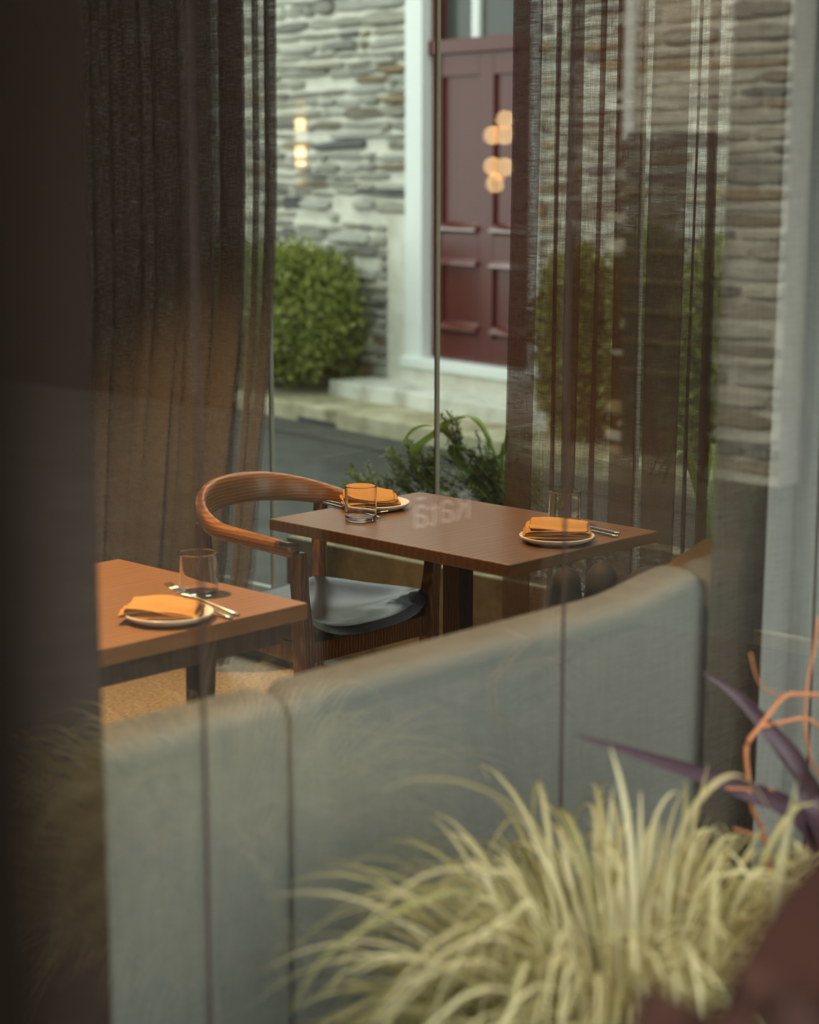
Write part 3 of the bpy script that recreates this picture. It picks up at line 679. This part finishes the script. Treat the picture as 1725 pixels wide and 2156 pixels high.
def leg(pts, m=M['chair']):
    mb = MB(); rr = []
    for x, y, z, a, b in pts: rr.append([(x + sx * a / 2, y + sy * b / 2, z) for sx, sy in ((-1, -1), (1, -1), (1, 1), (-1, 1))])
    return mb.rings(rr).build('leg', m, ch, bevel=.006)
leg([(3.182, 3.455, .665, .034, .046), (3.186, 3.45, .55, .034, .040), (3.190, 3.445, .44, .038, .052), (3.190, 3.44, .3, .036, .046), (3.188, 3.435, 0, .026, .030)])
leg([(3.692, 3.455, .665, .034, .046), (3.676, 3.45, .55, .034, .040), (3.655, 3.445, .44, .038, .052), (3.655, 3.44, .3, .036, .046), (3.66, 3.435, 0, .026, .030)])
leg([(3.218, 3.868, .682, .028, .036), (3.240, 3.868, .44, .030, .044), (3.225, 3.885, .25, .030, .036), (3.21, 3.92, 0, .022, .024)])
leg([(3.655, 3.868, .682, .028, .036), (3.640, 3.868, .44, .030, .044), (3.655, 3.885, .25, .030, .036), (3.67, 3.92, 0, .022, .024)])
def apron(p, q, nm='apron'):
    mb = MB(); d = (Vector(q) - Vector(p)); s_ = d.cross(Vector((0, 0, 1))).normalized() * .011
    rr = []
    for e in (Vector(p), Vector(q)): rr.append([e - s_ + Vector((0, 0, -.055)), e + s_ + Vector((0, 0, -.055)), e + s_, e - s_])
    mb.rings(rr).build(nm, M['chair'], ch, bevel=.003)
apron((3.195, 3.46, .425), (3.238, 3.86, .425)); apron((3.65, 3.46, .425), (3.64, 3.86, .425)); apron((3.20, 3.445, .425), (3.65, 3.445, .425)); apron((3.24, 3.868, .425), (3.64, 3.868, .425))
# seat: dished pad, wider at the front with upswept front corners
mb = MB(); n = 24; g = []
for i in range(n + 1):
    for j in range(n + 1):
        u, v_ = i / n * 2 - 1, j / n * 2 - 1
        r_ = (abs(u) ** 4 + abs(v_) ** 4) ** .25; k = 1 if r_ < 1e-6 else max(abs(u), abs(v_)) / r_; uu, vv = u * lerp(1, k, .8), v_ * lerp(1, k, .8)
        hw = lerp(.262, .215, (v_ + 1) / 2); x = 3.425 + uu * hw + .0; y = 3.645 + vv * .235
        edge = max(abs(u), abs(v_)); z = .462 + .026 * abs(u) ** 3 * (1.3 - .6 * v_) - .024 * (1 - u * u) * (1 - v_ * v_) + .010 * max(0, v_) ** 2 - .022 * max(0, edge - .86) / .14 * ((edge - .86) / .14 if edge > .86 else 0)
        if v_ < -.6: z -= .012 * ((-v_ - .6) / .4) ** 2 * (1 - u * u)
        mb.v.append(Vector((x, y, z)))
for i in range(n):
    for j in range(n): a = i * (n + 1) + j; mb.f.append((a, a + n + 1, a + n + 2, a + 1))
k0 = len(mb.v); bd = [i * (n + 1) for i in range(n + 1)] + [n * (n + 1) + j for j in range(1, n + 1)] + [i * (n + 1) + n for i in range(n - 1, -1, -1)] + [j for j in range(n - 1, 0, -1)]
for i in bd: p = mb.v[i]; mb.v.append(Vector((lerp(3.425, p.x, .97), lerp(3.645, p.y, .97), .428)))
for q in range(len(bd)): a, b = bd[q], bd[(q + 1) % len(bd)]; c, d = k0 + q, k0 + (q + 1) % len(bd); mb.f.append((a, b, d, c))
mb.f.append(tuple(k0 + q for q in range(len(bd))))
mb.build('seat', M['leather'], ch, smooth=True, bevel=.004)

# ================================================================== TABLEWARE
def plate(c, label):
    prof = [(.001, .004), (.060, .004), (.074, .008), (.084, .0165), (.0875, .0175), (.0895, .0155), (.085, .009), (.070, .001), (.050, 0), (.001, 0)]
    o = MB().lathe(prof, (c.x, c.y, TZ + .0005), 56).build('side_plate', M['plate'], smooth=True); return tag(o, label, 'plate', 'cream side plates')
def tumbler(c, label):
    r_, h = .040, .088
    prof = [(.001, .008), (r_ - .009, .008), (r_ - .006, .0085), (r_ - .003, .0105), (r_ - .0018, .014), (r_ - .0016, .018), (r_ - .0014, h - .003), (r_ - .0012, h - .001), (r_ - .0007, h), (r_ - .0002, h - .001), (r_, h - .003), (r_, .006), (r_ - .0008, .003), (r_ - .003, .0004), (r_ - .006, 0), (.001, 0)]
    o = MB().lathe(prof, (c.x, c.y, TZ + .0005), 48).build('tumbler', M['glassware'], smooth=True, fixn=True); return tag(o, label, 'glass', 'clear water tumblers')
def napkin(c, rot, size, label, seed, hgt=.040, layers=5, dome=.010, pk=(0, 0)):
    rs = random.Random(seed); mb = MB(); lx, ly = size; prof = []
    th = .0026; gap = hgt / layers
    for l in range(layers):
        xs = [-1, -.6, -.2, .2, .6, 1]; xs = xs if l % 2 == 0 else xs[::-1]; sh = rs.uniform(-.05, .05)
        for x in xs: prof.append((x * lx / 2 * (1 - .03 * l) + sh * lx * .3, l * gap, l))
        if l < layers - 1: e = xs[-1]; prof.append((e * (lx / 2 + .006) * (1 - .03 * l), (l + .5) * gap, l + .5))
    m_ = 14; ph = [rs.uniform(0, 6) for _ in range(6)]; cr, sr = math.cos(rot), math.sin(rot)
    for (px_, pz, l) in prof:
        for j in range(m_ + 1):
            v_ = j / m_ * 2 - 1; u = px_ / (lx / 2)
            wav = .0045 * math.sin(v_ * 4 + ph[int(l) % 6] + u * 1.5) + .0035 * math.sin(v_ * 8 + u * 2 + ph[(int(l) + 2) % 6]) * abs(u) ** .5
            skew = .18 * v_ * ly * (l / layers - .2)
            z = .012 + pz * (1 - .35 * abs(v_) ** 2) + wav * (.4 + abs(v_)) * (l + 1) / layers + dome * math.exp(-((u - pk[0]) ** 2 + (v_ - pk[1]) ** 2) * 2.2) * (l / layers) ** 1.5
            x = px_ + skew * .3; y = v_ * ly / 2 * (1 + .05 * math.sin(l * 2.1)) + .004 * math.sin(u * 3 + l)
            mb.v.append(Vector((c.x + x * cr - y * sr, c.y + x * sr + y * cr, TZ + max(z, .0095))))
    for i in range(len(prof) - 1):
        for j in range(m_): a = i * (m_ + 1) + j; mb.f.append((a, a + 1, a + m_ + 2, a + m_ + 1))
    o = mb.build('napkin', M['napkin'], smooth=True, solid=th, sub=1); return tag(o, label, 'napkin', 'ochre linen napkins')
def cutlery(kind, p, q, z, label, zq=None):
    """p = tip, q = handle end"""
    p = Vector((p.x, p.y, z)); q = Vector((q.x, q.y, zq if zq else z)); d = (q - p); Ln = d.length; d.normalize(); s_ = d.cross(Vector((0, 0, 1))).normalized(); n = s_.cross(d)
    if kind == 'fork': st = [(0.20, .024), (.27, .021), (.32, .009), (.45, .006), (.7, .008), (.93, .012), (1, .008)]
    else: st = [(0, .003), (.08, .014), (.35, .019), (.45, .010), (.6, .009), (.93, .014), (1, .009)]
    o = empty(kind, p, label, kind, 'steel cutlery'); mb = MB(); rr = []
    for t, w_ in st:
        c = p + d * Ln * t; hgt = .0022 if t < .4 else .005; ring = [c + s_ * w_ / 2 * math.cos(a) + n * hgt / 2 * math.sin(a) for a in [2 * math.pi * k / 10 for k in range(10)]]; rr.append(ring)
    mb.rings(rr).build('handle', M['steel'], o, smooth=True)
    if kind == 'fork':
        for k in range(4):
            off = (k - 1.5) * .0062
            MB().tube([p + d * Ln * .22 + s_ * off, p + d * Ln * .1 + s_ * off + n * .002, p + s_ * off * .9 + n * .007], [.0018, .0016, .001], 6).build('tine', M['steel'], o, smooth=True)
    return o
pc1 = atz(791, 1060, TZ + .012); pc2 = atz(1173, 1130, TZ + .012); pc3 = atz(355, 1292, TZ + .012)
plate(pc1, 'cream plate at the far end of the window table, behind the tumbler')
plate(pc2, 'cream plate at the near end of the window table')
plate(pc3, 'cream plate on the orange-lit table at the left')
tumbler(atz(760, 1095, TZ), 'clear tumbler in front of the napkin nearest the chair')
tumbler(atz(1189, 1107, TZ), 'clear tumbler half hidden behind the napkin at the near end of the window table')
tumbler(atz(420, 1250, TZ), 'clear tumbler on the orange-lit table behind the fork')
AX = AZ - math.pi / 2        # plan direction of screen right
napkin(atz(778, 1050, TZ + .02), AX + .15, (.145, .10), 'ochre napkin folded to a peak on the plate nearest the chair', 3, .030, 5, .024, (.0, .5))
napkin(atz(1173, 1118, TZ + .02), AX - .05, (.158, .115), 'ochre napkin in thick wavy layers at the near end of the window table', 5, .034, 6, .012, (-.3, .3))
napkin(atz(340, 1282, TZ + .02), AX - .05, (.150, .105), 'golden napkin draped low on the plate on the orange-lit table', 9, .022, 4, .020, (.1, .3))
cutlery('knife', atz(800, 1092, TZ), atz(681, 1061, TZ), TZ + .004, 'steel knife crossing beneath the tumbler nearest the chair')
cutlery('fork', atz(812, 1086, TZ), atz(690, 1058, TZ), TZ + .004, 'steel fork beside the knife nearest the chair')
cutlery('knife', atz(1170, 1105, TZ), atz(1301, 1132, TZ), TZ + .004, 'steel knife, front one of the pair at the near end of the window table')
cutlery('fork', atz(1185, 1100, TZ), atz(1304, 1126, TZ), TZ + .004, 'steel fork, rear one of the pair at the near end of the window table')
cutlery('fork', atz(352, 1270, TZ), atz(503, 1298, TZ), TZ + .036, 'bright steel fork laid over the golden napkin', TZ + .004)
cutlery('knife', atz(385, 1280, TZ), atz(488, 1305, TZ), TZ + .024, 'steel knife beside the fork on the orange-lit table', TZ + .004)

# ================================================================== LAMPS deep in the room, mirrored in the far glass
def cluster(pxs, xr, lab):
    xv = 2 * FX - xr; P0 = [atx(a, b, xv) for a, b in pxs]; c = P0[0]
    o = empty('globe_lamp', (xr, c.y, 2.78), lab, 'lamp', 'globe lamps')
    zmin = min(p.z for p in P0)
    MB().tube([(xr, c.y + .0, zmin), (xr, c.y, 2.78)], .006, 8).build('lamp_rod', M['brass'], o)
    for p in P0:
        MB().lathe([(.001, -.036)] + [(.043 * math.cos(a), .043 * math.sin(a)) for a in [R(-75 + 15 * i) for i in range(11)]] + [(.001, .036)], (xr, p.y, p.z), 20).build('globe', M['lamp'], o, smooth=True)
        if abs(p.y - c.y) > .01: MB().tube([(xr, c.y, p.z), (xr, p.y, p.z)], .004, 6).build('lamp_arm', M['brass'], o)
cluster([(1064, 252), (1038, 285), (1064, 285), (1038, 350), (1064, 352), (1043, 387)], 1.5, 'stack of warm globe lamps whose reflection floats over the red door')


# ================================================================== FOREGROUND PLANTING outside the front glass
fp = empty('front_planter', (1.9, 1.1, -.05), 'raised bed of dark mulch in front of the glass', 'planter')
B('planter_wall', (.9, .50, -.05), (4.0, .56, .415), M['facade'], fp, .006)
B('soil', (.9, .56, -.05), (4.0, 1.735, .42), M['soil'], fp)
rs = random.Random(21); G = Vector((1.80, 1.36, .42))
grass = empty('variegated_grass', G, 'large clump of cream variegated grass arching wide in front of the glass', 'grass')
def blade_pts(rs, b, az, Hh, Rr, t0, n=10, bend=0):
    pts = []
    for i in range(n + 1):
        t = i / n; r_ = Rr * t ** 1.15; z = Hh * (1 - (1 - t / t0) ** 2); a = az + bend * t
        p = b + Vector((math.cos(a) * r_, math.sin(a) * r_, z))
        p.y = min(p.y, GY - .025 + (p.y - GY) * .02); pts.append(p)
    return pts
def bl(rs, pts, w0):
    tw = rs.uniform(-.6, .6); s0 = rs.uniform(-.5, .5); hd = (pts[-1] - pts[0]); hd.z = 0; hd = hd.normalized() if hd.length > 1e-3 else Vector((1, 0, 0)); sd = hd.cross(Vector((0, 0, 1)))
    return ribbon(pts, lambda t: w0 * min(1, .6 + 2 * t) * (1 - max(0, t - .55) / .45) ** .8 + .0006, side=lambda t: sd * math.cos(s0 + tw * t) + Vector((0, 0, 1)) * math.sin(s0 + tw * t), fold=.22)
rest = MB(); rest.uv = []; NB = 285
for i in range(1250):
    a = rs.uniform(0, 2 * math.pi); q = rs.random() ** .6 * .13; b = G + Vector((math.cos(a) * q, math.sin(a) * q * .8, 0))
    az = a + rs.gauss(0, .5); tall = rs.random()
    Hh = rs.uniform(.12, .36) * (.75 + .35 * tall); Rr = rs.uniform(.10, .40); t0 = rs.uniform(.5, .95)
    if Rr < .16: t0 = rs.uniform(.9, 1.4)
    pts = blade_pts(rs, b, az, Hh, Rr, t0, bend=rs.uniform(-.3, .3))
    mb = bl(rs, pts, rs.uniform(.005, .0105))
    if i < NB: mb.build('blade', M['blade'], grass, smooth=True)
    else:
        k = len(rest.v); rest.v += mb.v; rest.uv += mb.uv; rest.f += [tuple(x + k for x in f) for f in mb.f]
G2 = Vector((2.02, 1.20, .42)); grass2 = empty('variegated_grass', G2, 'smaller clump of variegated grass below the orange twigs', 'grass')
for i in range(150):
    a = rs.uniform(0, 2 * math.pi); q = rs.random() ** .6 * .09; b = G2 + Vector((math.cos(a) * q, math.sin(a) * q, 0)); Rr = rs.uniform(.06, .26); Hh = rs.uniform(.14, .32); t0 = rs.uniform(.55, 1.1)
    bl(rs, blade_pts(rs, b, a + rs.gauss(0, .5), Hh, Rr, t0, bend=rs.uniform(-.3, .3)), rs.uniform(.005, .010)).build('blade', M['blade'], grass2, smooth=True)
def hand(pxs, Y, w0, n=6):
    pts = catmull([aty(a, b, y_) for (a, b), y_ in zip(pxs, Y)], n); bl(rs, pts, w0).build('blade', M['blade'], grass, smooth=True)
hand([(1290, 2050), (1180, 1830), (1080, 1700), (980, 1648), (880, 1640), (800, 1665)], [1.36, 1.42, 1.46, 1.5, 1.52, 1.54], .010)
hand([(1370, 2060), (1400, 1860), (1450, 1720), (1520, 1640), (1580, 1645), (1640, 1740)], [1.34, 1.34, 1.33, 1.32, 1.31, 1.30], .010)
hand([(1490, 2200), (1500, 1950), (1515, 1750)], [1.25, 1.24, 1.22], .014)
hand([(1590, 2150), (1640, 1850), (1680, 1640)], [1.2, 1.2, 1.2], .014)
hand([(1340, 2060), (1330, 1800), (1310, 1660), (1285, 1570)], [1.36, 1.4, 1.42, 1.44], .009)
hand([(1250, 2080), (1120, 1880), (1000, 1830), (880, 1850), (760, 1960), (690, 2100)], [1.36, 1.42, 1.46, 1.48, 1.5, 1.5], .008)
hand([(1260, 2100), (1130, 1960), (1000, 1880), (880, 1900), (700, 2000), (610, 2130)], [1.36, 1.42, 1.46, 1.48, 1.5, 1.5], .008)
rest.build('grass_blades', M['blade'], grass, smooth=True, kind='stuff')

cb = aty(1800, 1930, 1.42); cb.z = .42
cp = strap_plant('purple_cordyline', cb, [
    [aty(1700, 1740, 1.45), aty(1560, 1660, 1.5), aty(1380, 1600, 1.55), aty(1205, 1545, 1.6)],
    [aty(1712, 1700, 1.45), aty(1650, 1580, 1.52), aty(1560, 1470, 1.58), aty(1480, 1415, 1.63)],
    [aty(1735, 1720, 1.40), aty(1690, 1620, 1.45), aty(1620, 1530, 1.5), aty(1560, 1470, 1.55)],
    [aty(1790, 1700, 1.40), aty(1800, 1560, 1.45), aty(1830, 1430, 1.5)]], 'purple-leaved cordyline with pointed leaves reaching in from the right', M['cordyline'], .030, face=UP)
tw = empty('orange_twigs', aty(1620, 1850, 1.5) * 1, 'tangle of bare orange twigs in front of the pale curtain', 'twigs')
tw.location.z = .42
def twig(pxs, Y=1.5, r_=.0035): MB().tube(catmull([aty(a, b, Y) for a, b in pxs], 4), r_, 7).build('twig', M['twig'], tw, smooth=True)
b_ = (1640, 2000)
twig([b_, (1612, 1770), (1583, 1700), (1576, 1640), (1572, 1572), (1600, 1530), (1650, 1468), (1690, 1462), (1760, 1466)], 1.5)
twig([(1600, 1530), (1650, 1520), (1690, 1512), (1720, 1525), (1770, 1570)], 1.5, .003)
twig([(1694, 1516), (1700, 1440), (1712, 1380), (1724, 1300)], 1.5, .002); twig([(1694, 1516), (1705, 1590), (1730, 1640)], 1.5, .0025)
twig([(1612, 1770), (1580, 1755), (1545, 1745)], 1.5, .002); twig([b_, (1700, 1800), (1680, 1700), (1620, 1660)], 1.48, .002); twig([(1650, 1468), (1600, 1440), (1580, 1375)], 1.5, .0014); twig([(1640, 1700), (1590, 1665), (1530, 1660)], 1.5, .002)

# broad red-brown leaf close to the lens, lower right
def dp(px, py, d): return CAM + ray(px, py) * d
rl = empty('red_cordyline', dp(1700, 2600, 1.2), 'blurred broad red-brown leaves close to the camera at the lower right corner', 'plant')
rl.location = Vector((1.15, .42, -.05))
pts = catmull([Vector((1.15, .42, -.05)), dp(1500, 2500, 1.15), dp(1640, 2160, 1.10), dp(1770, 1880, 1.05), dp(1960, 1650, 1.0)], 8)
ribbon(pts, lambda t: .075 * math.sin(math.pi * min(1, .12 + t * .85)) ** .6, side=lambda t: RIGHT, fold=.12).build('leaf', M['redleaf'], rl, smooth=True, solid=.002)
pts = catmull([Vector((1.15, .42, -.05)), dp(1750, 2500, 1.15), dp(1830, 2160, 1.12), dp(1900, 1900, 1.1)], 8)
ribbon(pts, lambda t: .05 * math.sin(math.pi * min(1, .12 + t * .85)) ** .6, side=lambda t: RIGHT, fold=.12).build('leaf', M['redleaf'], rl, smooth=True, solid=.002)

# dark timber post close to the lens at the left edge
pb = dp(-250, 1078, .42)
o = MB().bar((pb.x, pb.y, -.05), (pb.x, pb.y, 3.2), (.05, .05), (.05, .05)).build('timber_post', M['post'], bevel=.004)
tag(o, 'dark brown timber post blurred along the left edge', 'post')
